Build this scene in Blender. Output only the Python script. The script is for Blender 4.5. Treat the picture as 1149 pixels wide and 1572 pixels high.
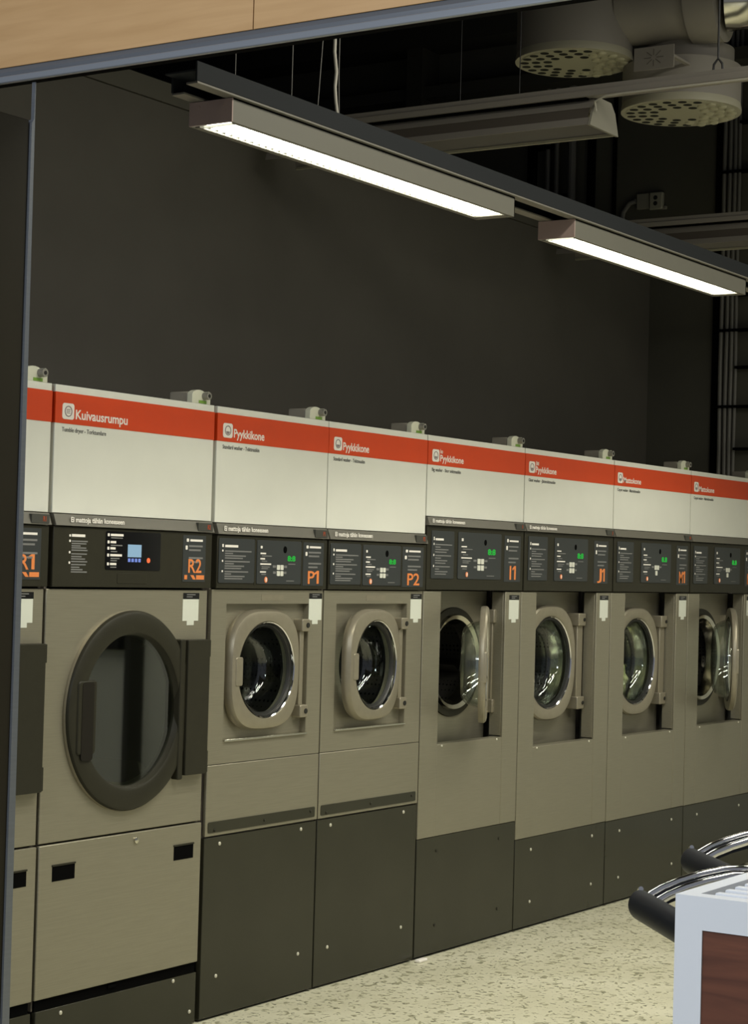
import bpy, bmesh, math, random
from mathutils import Vector, Matrix
random.seed(7)
for o in list(bpy.data.objects): bpy.data.objects.remove(o)
C = bpy.context.scene.collection
S = bpy.context.scene
PI = math.pi

# ---------------------------------------------------------------- camera
cam_d = bpy.data.cameras.new('camera'); cam = bpy.data.objects.new('camera', cam_d); C.objects.link(cam)
r_ = Vector((0.54307708, -0.83924633, 0.02707169)); u_ = Vector((-0.03824642, 0.00748335, 0.99924032)); f_ = Vector((0.83881136, 0.54369991, 0.02803413))
m = Matrix.Identity(4)
for i in range(3):
    m[i][0] = r_[i]; m[i][1] = u_[i]; m[i][2] = -f_[i]
m.translation = (0, -3.9883, 1.5)
cam.matrix_world = m
cam_d.sensor_fit = 'HORIZONTAL'; cam_d.sensor_width = 36; cam_d.lens = 3044.84 / 1149 * 36
cam_d.clip_start = 0.05; cam_d.clip_end = 60
S.camera = cam
# ---------------------------------------------------------------- light, world, exposure
S.view_settings.view_transform = 'Standard'; S.view_settings.look = 'None'; S.view_settings.gamma = 1
S.view_settings.use_curve_mapping = False; S.view_settings.exposure = 0.0
w = bpy.data.worlds.new('world'); S.world = w; w.use_nodes = True
w.node_tree.nodes['Background'].inputs[0].default_value = (0.86, 0.90, 1.0, 1)
w.node_tree.nodes['Background'].inputs[1].default_value = 0.22
WARM = (1.0, 0.965, 0.83); COOL = (0.90, 0.95, 1.0)
def area(name, loc, target, sx, sy, power, col, spread=180):
    d = bpy.data.lights.new(name, 'AREA'); d.shape = 'RECTANGLE'; d.size = sx; d.size_y = sy
    d.energy = power; d.color = col; d.spread = math.radians(spread)
    o = bpy.data.objects.new(name, d); C.objects.link(o); o.location = loc
    o.rotation_euler = (Vector(target) - Vector(loc)).to_track_quat('-Z', 'Y').to_euler()
    return o
# unseen overhead fill lights, added to brighten the machines and back wall
ROOM_FILLS = [(4.4, -2.6, 56), (6.4, -2.9, 43), (8.6, -3.4, 26), (5.0, -4.7, 52), (8.0, -5.2, 30)]
for lx, ly, lp_ in ROOM_FILLS:
    area('room_fill', (lx, ly, 4.1), (lx, ly, 0), 1.5, 0.3, lp_, WARM, 172)
area('hall_lamp', (-0.6, -1.9, 3.3), (2.9, -2.2, 1.0), 1.8, 0.6, 80, COOL, 150)

# ---------------------------------------------------------------- materials
def lin(c):
    return tuple((v / 12.92 if v <= 0.04045 else ((v + 0.055) / 1.055) ** 2.4) for v in [x / 255 for x in c])
def mat(name, col, rough=0.5, metal=0.0, spec=0.5, emit=None, es=0.0, trans=0.0, ior=1.45, coat=0.0):
    m = bpy.data.materials.new(name); m.use_nodes = True
    b = m.node_tree.nodes['Principled BSDF']
    b.inputs['Base Color'].default_value = (*col, 1); b.inputs['Roughness'].default_value = rough
    b.inputs['Metallic'].default_value = metal; b.inputs['Specular IOR Level'].default_value = spec
    b.inputs['IOR'].default_value = ior
    b.inputs['Transmission Weight'].default_value = trans; b.inputs['Coat Weight'].default_value = coat
    if emit: b.inputs['Emission Color'].default_value = (*emit, 1); b.inputs['Emission Strength'].default_value = es
    return m
def noisy(m, scale, amount, vec=(1, 1, 1), bump=0.0, rough_amt=0.0, detail=4):
    """small tone variation, optional bump and roughness variation, object space"""
    t = m.node_tree; b = t.nodes['Principled BSDF']; base = tuple(b.inputs['Base Color'].default_value)
    tc = t.nodes.new('ShaderNodeTexCoord'); mp = t.nodes.new('ShaderNodeMapping'); mp.inputs['Scale'].default_value = vec
    n = t.nodes.new('ShaderNodeTexNoise'); n.inputs['Scale'].default_value = scale; n.inputs['Detail'].default_value = detail
    t.links.new(tc.outputs['Object'], mp.inputs[0]); t.links.new(mp.outputs[0], n.inputs['Vector'])
    r = t.nodes.new('ShaderNodeValToRGB')
    r.color_ramp.elements[0].position = 0.3; r.color_ramp.elements[1].position = 0.7
    r.color_ramp.elements[0].color = tuple(max(0, c * (1 - amount)) for c in base[:3]) + (1,)
    r.color_ramp.elements[1].color = tuple(min(1, c * (1 + amount)) for c in base[:3]) + (1,)
    t.links.new(n.outputs['Fac'], r.inputs[0]); t.links.new(r.outputs[0], b.inputs['Base Color'])
    if bump:
        bp = t.nodes.new('ShaderNodeBump'); bp.inputs['Strength'].default_value = bump; bp.inputs['Distance'].default_value = 0.002
        t.links.new(n.outputs['Fac'], bp.inputs['Height']); t.links.new(bp.outputs[0], b.inputs['Normal'])
    if rough_amt:
        mr = t.nodes.new('ShaderNodeMapRange'); rr = b.inputs['Roughness'].default_value
        mr.inputs['To Min'].default_value = rr - rough_amt; mr.inputs['To Max'].default_value = rr + rough_amt
        t.links.new(n.outputs['Fac'], mr.inputs['Value']); t.links.new(mr.outputs[0], b.inputs['Roughness'])
    return m
STEEL = noisy(mat('brushed_steel', (0.275, 0.255, 0.19), 0.38, 0.5), 60, 0.06, (0.15, 1, 6), 0.02, 0.05)
STEEL2 = noisy(mat('satin_champagne_metal', (0.30, 0.27, 0.20), 0.36, 0.5), 40, 0.04)
CHROME = mat('chrome', (0.62, 0.60, 0.52), 0.14, 1.0)
CHROME2 = mat('polished_chrome', (0.75, 0.75, 0.76), 0.08, 1.0)
KICK = noisy(mat('olive_black_kickplate', (0.033, 0.032, 0.021), 0.2, 0.0, 0.3), 3, 0.08)
DARKP = noisy(mat('dark_olive_plastic', (0.024, 0.0225, 0.014), 0.45, 0, 0.25), 30, 0.05)
STRIP = mat('grey_header_plastic', (0.125, 0.118, 0.095), 0.5)
PANEL = mat('charcoal_membrane', (0.030, 0.034, 0.035), 0.42)
BLACKG = mat('black_display_glass', (0.006, 0.006, 0.007), 0.12)
BLACK = mat('black_void', (0.002, 0.002, 0.002), 0.9, 0, 0.05)
DARK = mat('dark_interior', (0.012, 0.012, 0.010), 0.6)
SIDEG = mat('grey_side_sheet', (0.16, 0.14, 0.12), 0.5)
WHITE = noisy(mat('white_sign_board', (0.70, 0.70, 0.63), 0.4), 6, 0.02)
ORANGE = noisy(mat('orange_red_band', (0.60, 0.052, 0.006), 0.42), 6, 0.03)
LETW = mat('white_lettering', (0.80, 0.76, 0.70), 0.5)
LETG = mat('grey_lettering', (0.17, 0.17, 0.165), 0.6)
LETD = mat('dark_grey_lettering', (0.13, 0.13, 0.12), 0.6)
LETO = mat('orange_lettering', (0.72, 0.22, 0.06), 0.5)
LETR = mat('dull_red_lettering', (0.35, 0.06, 0.02), 0.5)
GREEN = mat('green_led', (0.0, 0.1, 0.0), 0.5, emit=(0.02, 0.75, 0.08), es=0.45)
SCREEN = mat('lcd_screen', (0.02, 0.03, 0.04), 0.3, emit=(0.28, 0.45, 0.58), es=0.9)
BLUE = mat('blue_touch_key', (0.05, 0.08, 0.2), 0.3, emit=(0.14, 0.20, 0.55), es=0.9)
REDL = mat('red_start_light', (0.3, 0.05, 0.02), 0.3, emit=(0.95, 0.16, 0.05), es=0.9)
ORL = mat('orange_coin_light', (0.5, 0.15, 0.05), 0.3, emit=(0.8, 0.25, 0.10), es=0.5)
BTN = mat('white_button', (0.66, 0.66, 0.58), 0.4)
STICK = mat('white_sticker', (0.62, 0.64, 0.56), 0.5)
SCREW = mat('bright_screw', (0.60, 0.58, 0.48), 0.4, 0.3)
def clear_glass(name, tint, mirror, rough=0.02):
    """thin sheet: sees straight through, mirrors by the Fresnel law, lets the lamps light what lies behind"""
    m = bpy.data.materials.new(name); m.use_nodes = True; t = m.node_tree; t.nodes.clear()
    o = t.nodes.new('ShaderNodeOutputMaterial'); x = t.nodes.new('ShaderNodeMixShader'); lw = t.nodes.new('ShaderNodeLayerWeight'); lw.inputs['Blend'].default_value = 0.5
    p = t.nodes.new('ShaderNodeMath'); p.operation = 'POWER'; p.inputs[1].default_value = 5; t.links.new(lw.outputs['Facing'], p.inputs[0])
    f = t.nodes.new('ShaderNodeMapRange'); f.inputs['To Min'].default_value = mirror; f.inputs['To Max'].default_value = 1.0; t.links.new(p.outputs[0], f.inputs['Value'])
    a = t.nodes.new('ShaderNodeBsdfTransparent'); a.inputs[0].default_value = (*tint, 1)
    g = t.nodes.new('ShaderNodeBsdfGlossy'); g.inputs['Color'].default_value = (1, 1, 1, 1); g.inputs['Roughness'].default_value = rough
    t.links.new(f.outputs[0], x.inputs[0]); t.links.new(a.outputs[0], x.inputs[1]); t.links.new(g.outputs[0], x.inputs[2]); t.links.new(x.outputs[0], o.inputs[0])
    return m
GLASS = clear_glass('clear_door_glass', (0.92, 0.95, 0.93), 0.05)
TINT = clear_glass('tinted_door_glass', (0.60, 0.63, 0.56), 0.13)
LOUVRE = mat('lamp_louvre', (0.9, 0.9, 0.9), 0.5, emit=(0.98, 1.0, 0.90), es=3.2)
LAMPB = mat('grey_lamp_body', (0.135, 0.13, 0.105), 0.5)
LAMPE = mat('pinkish_hall_lit_cap', (0.36, 0.27, 0.24), 0.55)  # pinkish cap, made paler to carry the hall light on its face
TRACK = mat('anthracite_track', (0.016, 0.018, 0.020), 0.75, 0, 0.2)
TAUPE = mat('taupe_painted_steel', (0.25, 0.23, 0.20), 0.55)
TAUPEE = mat('taupe_end_plate', (0.30, 0.285, 0.23), 0.5)
TAUPED = mat('dull_brown_reflector', (0.10, 0.085, 0.07), 0.6)
CREAM = mat('cream_painted_metal', (0.38, 0.36, 0.27), 0.5)
HOLE = mat('vent_hole_dark', (0.012, 0.012, 0.008), 0.8)
WIRE = mat('dark_wire', (0.02, 0.02, 0.02), 0.5)
CABLE = mat('light_grey_cable', (0.42, 0.40, 0.34), 0.5)
PIPE = mat('grey_conduit', (0.14, 0.135, 0.12), 0.5)
ALU = noisy(mat('blue_grey_aluminium', (0.15, 0.163, 0.182), 0.36, 0.4), 40, 0.05, (0.1, 0.1, 4))
WHITEF = mat('white_laminate', (0.72, 0.75, 0.80), 0.45)
TRAY = mat('pale_grey_tray', (0.36, 0.36, 0.37), 0.4)
HANDLE = mat('black_cart_handle', (0.006, 0.008, 0.012), 0.5, 0, 0.25)
CREAMD = mat('dispenser_cream', (0.60, 0.60, 0.48), 0.45)
GREYD = mat('dispenser_grey', (0.24, 0.22, 0.18), 0.5)
GREENL = mat('green_label', (0.18, 0.34, 0.05), 0.5)
KNOB = mat('grey_knob', (0.22, 0.21, 0.18), 0.4)
CLOTH = noisy(mat('pale_green_cloth', (0.62, 0.64, 0.32), 0.9), 30, 0.3)
CLOTHW = mat('white_cloth', (0.7, 0.7, 0.62), 0.9)
WALLM = noisy(mat('charcoal_wall_paint', (0.085, 0.078, 0.064), 0.75), 4, 0.05, bump=0.05)
WALLE = noisy(mat('dark_end_wall_paint', (0.075, 0.072, 0.055), 0.8), 4, 0.06)
HALLW = noisy(mat('light_hall_wall_paint', (0.55, 0.56, 0.50), 0.7), 2, 0.05)
CEIL = mat('black_ceiling_paint', (0.014, 0.014, 0.012), 0.9)
PARTM = noisy(mat('olive_brown_partition', (0.017, 0.014, 0.007), 0.6, 0, 0.2), 3, 0.08)
DGREY = mat('dark_grey_metal', (0.03, 0.033, 0.034), 0.5)

def wood(name, c1, c2, vec, rough=0.45, scale=3):
    m = bpy.data.materials.new(name); m.use_nodes = True; t = m.node_tree; b = t.nodes['Principled BSDF']
    tc = t.nodes.new('ShaderNodeTexCoord'); mp = t.nodes.new('ShaderNodeMapping'); mp.inputs['Scale'].default_value = vec
    n = t.nodes.new('ShaderNodeTexNoise'); n.inputs['Scale'].default_value = scale; n.inputs['Detail'].default_value = 8; n.inputs['Distortion'].default_value = 0.6
    r = t.nodes.new('ShaderNodeValToRGB'); r.color_ramp.elements[0].position = 0.32; r.color_ramp.elements[1].position = 0.68
    r.color_ramp.elements[0].color = (*c1, 1); r.color_ramp.elements[1].color = (*c2, 1)
    t.links.new(tc.outputs['Object'], mp.inputs[0]); t.links.new(mp.outputs[0], n.inputs['Vector'])
    t.links.new(n.outputs['Fac'], r.inputs[0]); t.links.new(r.outputs[0], b.inputs['Base Color']); b.inputs['Roughness'].default_value = rough
    return m
BEECH = wood('beech_veneer', (0.53, 0.32, 0.14), (0.60, 0.375, 0.175), (1, 1.2, 14))
WALNUT = wood('red_brown_walnut', (0.085, 0.028, 0.016), (0.15, 0.052, 0.028), (1, 1.5, 16))
def floor_mat():
    m = bpy.data.materials.new('flecked_vinyl_floor'); m.use_nodes = True; t = m.node_tree; b = t.nodes['Principled BSDF']
    tc = t.nodes.new('ShaderNodeTexCoord')
    def ramp(src, p0, c0, p1, c1):
        r = t.nodes.new('ShaderNodeValToRGB'); r.color_ramp.elements[0].position = p0; r.color_ramp.elements[1].position = p1
        r.color_ramp.elements[0].color = (*c0, 1); r.color_ramp.elements[1].color = (*c1, 1); t.links.new(src, r.inputs[0]); return r.outputs[0]
    def noise(scale, detail, dist, vec=(1, 1, 1)):
        mp = t.nodes.new('ShaderNodeMapping'); mp.inputs['Scale'].default_value = vec; t.links.new(tc.outputs['Object'], mp.inputs[0])
        n = t.nodes.new('ShaderNodeTexNoise'); n.inputs['Scale'].default_value = scale; n.inputs['Detail'].default_value = detail
        n.inputs['Distortion'].default_value = dist; t.links.new(mp.outputs[0], n.inputs['Vector']); return n.outputs['Fac']
    base = ramp(noise(3, 4, 0.5), 0.3, (0.54, 0.52, 0.375), 0.7, (0.64, 0.62, 0.47))
    f1 = ramp(noise(26, 2, 0.7, (1, 1.2, 1)), 0.36, (1, 1, 1), 0.42, (0, 0, 0))
    f2 = ramp(noise(42, 2, 0.6, (1.2, 1, 1)), 0.33, (1, 1, 1), 0.38, (0, 0, 0))
    def mix(fac, a, col):
        x = t.nodes.new('ShaderNodeMix'); x.data_type = 'RGBA'; t.links.new(fac, x.inputs[0]); t.links.new(a, x.inputs[6]); x.inputs[7].default_value = (*col, 1); return x.outputs[2]
    o = mix(f1, base, (0.30, 0.29, 0.19)); o = mix(f2, o, (0.17, 0.17, 0.11))
    t.links.new(o, b.inputs['Base Color']); b.inputs['Roughness'].default_value = 0.35
    return m
FLOORM = floor_mat()
def drum_mat(name, col):
    m = mat(name, col, 0.3, 0.8); t = m.node_tree; b = t.nodes['Principled BSDF']
    tc = t.nodes.new('ShaderNodeTexCoord'); v = t.nodes.new('ShaderNodeTexVoronoi'); v.inputs['Scale'].default_value = 55; v.inputs['Randomness'].default_value = 0.1
    r = t.nodes.new('ShaderNodeValToRGB'); r.color_ramp.elements[0].position = 0.22; r.color_ramp.elements[1].position = 0.3
    r.color_ramp.elements[0].color = (0.002, 0.002, 0.002, 1); r.color_ramp.elements[1].color = (*col, 1)
    t.links.new(tc.outputs['Object'], v.inputs['Vector']); t.links.new(v.outputs['Distance'], r.inputs[0]); t.links.new(r.outputs[0], b.inputs['Base Color'])
    return m
DRUM = drum_mat('perforated_drum', (0.13, 0.125, 0.11))

# ---------------------------------------------------------------- mesh helpers
ORG = {}
class G:
    def __init__(s): s.bm = bmesh.new()
    def quad(s, *p): s.bm.faces.new([s.bm.verts.new(q) for q in p]); return s
    def box(s, x0, x1, y0, y1, z0, z1):
        v = [s.bm.verts.new(p) for p in ((x0,y0,z0),(x1,y0,z0),(x1,y1,z0),(x0,y1,z0),(x0,y0,z1),(x1,y0,z1),(x1,y1,z1),(x0,y1,z1))]
        for f in ((0,3,2,1),(4,5,6,7),(0,1,5,4),(1,2,6,5),(2,3,7,6),(3,0,4,7)): s.bm.faces.new([v[i] for i in f])
        return s
    def loft(s, loops, cap0=True, cap1=True, closed=False):
        L = [[s.bm.verts.new(p) for p in lp] for lp in loops]; n = len(L[0])
        pairs = list(zip(L, L[1:])) + ([(L[-1], L[0])] if closed else [])
        for a, b in pairs:
            for i in range(n):
                j = (i + 1) % n; s.bm.faces.new([a[i], a[j], b[j], b[i]])
        if not closed:
            if cap0: s.bm.faces.new(L[0][::-1])
            if cap1: s.bm.faces.new(L[-1])
        return s
    def tube(s, pts, r, n=12, cap=True):
        pts = [Vector(p) for p in pts]; loops = []
        t0 = (pts[1] - pts[0]).normalized(); a = Vector((0, 0, 1)) if abs(t0.z) < 0.9 else Vector((1, 0, 0))
        u = t0.cross(a).normalized()
        for i, p in enumerate(pts):
            t = (pts[min(i + 1, len(pts) - 1)] - pts[max(i - 1, 0)]).normalized()
            u = (u - t * u.dot(t)).normalized(); v = t.cross(u)
            rr = r[i] if isinstance(r, (list, tuple)) else r
            loops.append([p + (u * math.cos(2 * PI * k / n) + v * math.sin(2 * PI * k / n)) * rr for k in range(n)])
        return s.loft(loops, cap, cap)
    def cyl(s, p0, p1, r, n=32): return s.tube([p0, p1], r, n)
    def prism(s, pts, axis, a, b):
        def P(q, c): return {'x': (c, q[0], q[1]), 'y': (q[0], c, q[1]), 'z': (q[0], q[1], c)}[axis]
        return s.loft([[P(q, a) for q in pts], [P(q, b) for q in pts]])
    def plate(s, x0, x1, z0, z1, cx, cz, r, y0, y1, n=64):
        """sheet in the xz plane with a round hole"""
        an = [2 * PI * k / n for k in range(n)] + [math.atan2(b - cz, a - cx) % (2 * PI) for a in (x0, x1) for b in (z0, z1)]
        an = sorted(set(round(a, 6) for a in an)); A = []; B = []
        for a in an:
            c, q = math.cos(a), math.sin(a)
            tx = ((x1 - cx) / c if c > 1e-9 else (x0 - cx) / c if c < -1e-9 else 1e9); tz = ((z1 - cz) / q if q > 1e-9 else (z0 - cz) / q if q < -1e-9 else 1e9)
            t = min(tx, tz); A.append((cx + r * c, cz + r * q)); B.append((cx + t * c, cz + t * q))
        f = lambda L, y: [(p[0], y, p[1]) for p in L]
        return s.loft([f(A, y0), f(B, y0), f(B, y1), f(A, y1)], closed=True)
    def ring(s, prof, cx, cz, shape=None, n=72, cap1=False, cap0=False):
        """loft round a y axis: prof = (half width, half height, exponent, y)"""
        loops = []
        for (a, b, e, y) in prof:
            lp = []
            for k in range(n):
                t = 2 * PI * k / n; c, q = math.cos(t), math.sin(t)
                lp.append((cx + a * math.copysign(abs(c) ** (2 / e), c), y, cz + b * math.copysign(abs(q) ** (2 / e), q)))
            loops.append(lp)
        return s.loft(loops, cap0, cap1)
    def add(s, me, M=Matrix.Identity(4)):
        k = len(s.bm.verts); s.bm.from_mesh(me); s.bm.verts.ensure_lookup_table()
        for v in s.bm.verts[k:]: v.co = M @ v.co
        return s
    def build(s, name, mtl, parent=None, bevel=0.0, xf=None, seg=2):
        org = ORG.get(parent.name, Vector((0, 0, 0))) if parent else Vector((0, 0, 0))
        if xf is not None: s.bm.transform(xf)
        bmesh.ops.recalc_face_normals(s.bm, faces=s.bm.faces)
        for v in s.bm.verts: v.co -= org
        for f in s.bm.faces: f.smooth = True
        for e in s.bm.edges:
            if len(e.link_faces) == 2 and e.calc_face_angle(0) > math.radians(32): e.smooth = False
        me = bpy.data.meshes.new(name); s.bm.to_mesh(me); s.bm.free(); me.materials.append(mtl)
        o = bpy.data.objects.new(name, me); C.objects.link(o)
        if parent: o.parent = parent; ORG[o.name] = org
        if bevel:
            b = o.modifiers.new('bevel', 'BEVEL'); b.width = bevel; b.segments = seg; b.limit_method = 'ANGLE'; b.angle_limit = math.radians(40)
        return o
def empty(name, loc, label=None, cat=None, group=None):
    o = bpy.data.objects.new(name, None); C.objects.link(o); o.location = loc; o.empty_display_size = 0.1; ORG[o.name] = Vector(loc)
    return tag(o, label, cat, group)
def tag(o, label=None, cat=None, group=None, kind=None):
    if label: o['label'] = label
    if cat: o['category'] = cat
    if group: o['group'] = group
    if kind: o['kind'] = kind
    return o
def struct(o): o['kind'] = 'structure'; return o
def dup(root, loc, label, group=None, rotz=None):
    r = root.copy(); C.objects.link(r); r.location = loc; r['label'] = label
    if group: r['group'] = group
    if rotz is not None: r.rotation_euler = (0, 0, rotz)
    for ch in list(root.children):
        c = ch.copy(); C.objects.link(c); c.parent = r
        for g in list(ch.children):
            d = g.copy(); C.objects.link(d); d.parent = c
    return r
def text_into(g, s, x, z, size, y, squeeze=0.72, bold=0.012, x1=None):
    """letters in the xz plane facing -y; x = left edge, z = baseline; x1 fits the width"""
    cu = bpy.data.curves.new('t', 'FONT'); cu.body = s; cu.size = size; cu.extrude = 0.0004; cu.offset = bold * size; cu.resolution_u = 3
    o = bpy.data.objects.new('t', cu); C.objects.link(o); bpy.context.view_layer.update()
    me = bpy.data.meshes.new_from_object(o.evaluated_get(bpy.context.evaluated_depsgraph_get()))
    xs = [v.co.x for v in me.vertices]; a, b = min(xs), max(xs)
    k = squeeze if x1 is None else (x1 - x) / (b - a)
    for v in me.vertices: v.co = Vector((x + (v.co.x - a) * k, y - v.co.z, z + v.co.y))
    g.add(me); bpy.data.objects.remove(o); bpy.data.curves.remove(cu); bpy.data.meshes.remove(me)
    return g
def rrect(x0, x1, z0, z1, r, y0, y1, g=None, n=6):
    g = g or G(); P = []
    for cx, cz, a0 in ((x1 - r, z1 - r, 0), (x0 + r, z1 - r, PI / 2), (x0 + r, z0 + r, PI), (x1 - r, z0 + r, 1.5 * PI)):
        for k in range(n + 1): a = a0 + PI / 2 * k / n; P.append((cx + r * math.cos(a), cz + r * math.sin(a)))
    g.prism(P, 'y', y0, y1); return g
def circ(cx, cz, r, n=40): return [(cx + r * math.cos(2 * PI * k / n), cz + r * math.sin(2 * PI * k / n)) for k in range(n)]

# ================================================================ SETTING
struct(G().box(1.0, 12.0, -8.5, 4.0, -0.1, 0).build('floor', FLOORM))
wb = struct(G().box(3.36, 10.4, 0.9, 1.02, 0, 3.281).build('wall_back', WALLM))
struct(G().box(3.36, 10.4, 0.89, 1.03, 3.283, 3.362).build('trim_1', noisy(mat('wall_capping', (0.085, 0.080, 0.062), 0.7), 4, 0.05)))
struct(G().box(10.4, 10.55, -0.12, 4.0, 0, 5.3).build('wall_end', WALLE))
struct(G().box(10.4, 10.55, -8.5, -0.12, 0, 5.3).build('wall_hall', HALLW))
struct(G().box(3.3, 10.55, 3.9, 4.0, 0, 5.3).build('wall_far', mat('black_far_wall', (0.008, 0.008, 0.007), 0.9)))
struct(G().box(3.36, 10.55, -8.5, 4.0, 5.3, 5.4).build('ceiling', CEIL))
struct(G().box(3.345, 3.45, -6.5, 4.0, 2.64, 5.3).build('wall_front', CEIL))
struct(G().box(10.30, 10.4, -5.4, -4.72, 0.9, 3.0).build('trim_9', mat('dark_reflection_board', (0.01, 0.01, 0.01), 0.6)))  # unseen dark board, added to be mirrored in the dryer glass
struct(G().box(10.25, 10.4, -4.62, -4.57, 0, 3.5).build('trim_10', mat('dark_reflection_post', (0.03, 0.03, 0.025), 0.6)))  # unseen dark post, added as a vertical band in the glass reflection
for k, (lx, ly, lp_) in enumerate(ROOM_FILLS + [(-0.6, -1.9, 0)]):
    zz = 4.102 if lp_ else 3.5
    struct(G().box(lx - 0.95, lx + 0.95, ly - 0.32, ly + 0.32, zz, zz + 0.08).box(lx - 0.01, lx + 0.01, ly - 0.01, ly + 0.01, zz + 0.08, 5.3).build('trim_%d' % (20 + k), LAMPB))  # housings added around the unseen fill lights and the hall lamp
# fascia over the opening
for a, b, nm in ((-1.514, 1.2, 'beige wooden fascia board at top left over the opening'), (-3.9, -1.5165, 'beige wooden fascia board right of the seam, at the top edge')):
    o = G().box(3.30, 3.34, a, b, 2.617, 3.4).build('fascia_board', BEECH, bevel=0.001); tag(o, nm, 'fascia board', 'wooden boards over the opening')
rail = empty('aluminium_rail', (3.30, -1.5, 2.575), 'blue grey aluminium rail running under the wooden fascia', 'rail')
G().prism([(3.285, 2.577), (3.298, 2.577), (3.298, 2.592), (3.287, 2.594)], 'y', -3.9, 1.2).build('rail_lip', mat('highlit_aluminium', (0.30, 0.325, 0.36), 0.3, 0.5), rail, 0.003)  # paler copy of the rail metal; the lip's highlight is in the colour
G().prism([(3.294, 2.593), (3.310, 2.593), (3.310, 2.616), (3.302, 2.616), (3.294, 2.604)], 'y', -3.9, 1.2).build('rail_body', ALU, rail)
G().box(3.298, 3.325, -3.9, 1.2, 2.579, 2.592).build('rail_underside_shade', BLACK, rail)  # black strip added so the rail's underside reads dark, shade as colour
# partition left of the opening
pt = empty('side_partition', (3.0, -0.87, 0), 'olive brown partition panel at the left edge with an aluminium edge strip', 'partition')
G().box(2.2, 3.292, -0.9, -0.85, 0, 2.487).build('partition_panel', PARTM, pt, 0.002)
ed = G(); ed.loft([[(3.292, -0.905, 0.0), (3.318, -0.905, 0.0), (3.318, -0.85, 0.0), (3.292, -0.85, 0.0)], [(3.296, -0.905, 2.48), (3.306, -0.905, 2.48), (3.306, -0.85, 2.48), (3.296, -0.85, 2.48)],
      [(3.303, -0.905, 2.49), (3.306, -0.905, 2.49), (3.306, -0.895, 2.49), (3.303, -0.895, 2.49)],
      [(3.303, -0.905, 2.575), (3.306, -0.905, 2.575), (3.306, -0.895, 2.575), (3.303, -0.895, 2.575)]])
ed.build('edge_strip', ALU, pt)
for k, (a, b) in enumerate(((3.0, 3.20), (3.207, 3.262), (3.264, 3.30))):
    o = G().box(a, b, -0.80 + 0.02 * (k == 1), -0.74, 2.2, 2.573).build('folding_shutter_leaf', DGREY, bevel=0.003)
    tag(o, ['dark grey shutter leaf at the far left under the rail', 'dark grey shutter leaf between its two neighbours above the partition', 'narrow dark grey shutter leaf next to the edge strip'][k], 'shutter leaf', 'shutter leaves above the partition')

# ================================================================ MACHINE PARTS
def bars(g, x0, z, spec, y, h=0.0045, gap=0.0115):
    """unreadable small print: thin strokes of given lengths; None skips a line"""
    for L in spec:
        if L is not None:
            ind, ln = L if isinstance(L, tuple) else (0, L)
            g.box(x0 + ind, x0 + ind + ln, y - 0.0006, y, z, z + h)
        z -= gap
    return g
def sign(root, x0, x1, z0, title, pre, sub, icon, ts=0.040, tw=0.30, sw=0.26):
    sg = G().box(x0 + 0.001, x1 - 0.001, -0.004, 0.115, z0, 2.018).build('sign_board', WHITE, root, 0.0015)
    G().box(x0, x1, -0.0055, 0.116, 1.904, 1.996).build('orange_band', ORANGE, sg)
    y = -0.0056
    rrect(x0 + 0.030, x0 + 0.082, 1.917, 1.965, 0.009, y - 0.001, y).build('icon_plate', LETW, sg)
    ic = G(); cx, cz = x0 + 0.056, 1.941
    ic.loft([[(p[0], y - 0.0012, p[1]) for p in circ(cx, cz, 0.0165)], [(p[0], y - 0.002, p[1]) for p in circ(cx, cz, 0.0165)], [(p[0], y - 0.002, p[1]) for p in circ(cx, cz, 0.0135)], [(p[0], y - 0.0012, p[1]) for p in circ(cx, cz, 0.0135)]], closed=True)
    if icon == 'dry':
        for k in (-1, 0, 1): ic.box(cx - 0.008, cx + 0.008, y - 0.002, y - 0.001, cz + k * 0.005 - 0.001, cz + k * 0.005 + 0.001)
    else:
        ic.prism([(cx + 0.009 * math.cos(a), cz - 0.003 + 0.009 * math.sin(a)) for a in [PI + PI * k / 10 for k in range(11)]], 'y', y - 0.002, y - 0.001)
    ic.build('icon_drawing', mat('icon_grey_' + icon, (0.25, 0.20, 0.20), 0.5), sg)
    t = G(); text_into(t, title, x0 + 0.090, 1.921, ts, y, x1=x0 + 0.090 + tw * 0.80, bold=0.018)
    if pre: text_into(t, pre, x0 + 0.090, 1.952, ts * 0.66, y, bold=0.018)
    t.build('title_lettering', LETW, sg)
    t = G(); text_into(t, sub, x0 + 0.032, 1.880, 0.019, -0.0046, x1=x0 + 0.032 + sw, bold=0.008); t.build('subtitle_lettering', LETD, sg)
    return sg
def header(root, x0, x1, z0, z1, code, warn=True, tx=0.03):
    st = G().prism([(-0.020, z0), (0.02, z0), (0.02, z1), (-0.008, z1)], 'x', x0, x1).build('header_strip', STRIP, root, 0.001)
    h = z1 - z0; yl = -0.0190
    if warn:
        t = G(); text_into(t, 'Ei mattoja tähän koneeseen', x0 + tx, z0 + h * 0.33, h * 0.62, yl, x1=x0 + tx + 0.245, bold=0.02); t.build('warning_lettering', LETW, st)
    G().box(x1 - 0.088, x1 - 0.012, yl - 0.002, yl + 0.01, z0 + 0.004, z1 - 0.005).build('code_plate', mat('code_plate_grey', (0.05, 0.05, 0.042), 0.5), st)
    t = G(); text_into(t, code, x1 - 0.040, z0 + h * 0.28, h * 0.6, yl - 0.0024, bold=0.02); t.build('code_lettering', LETR, st)
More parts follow.
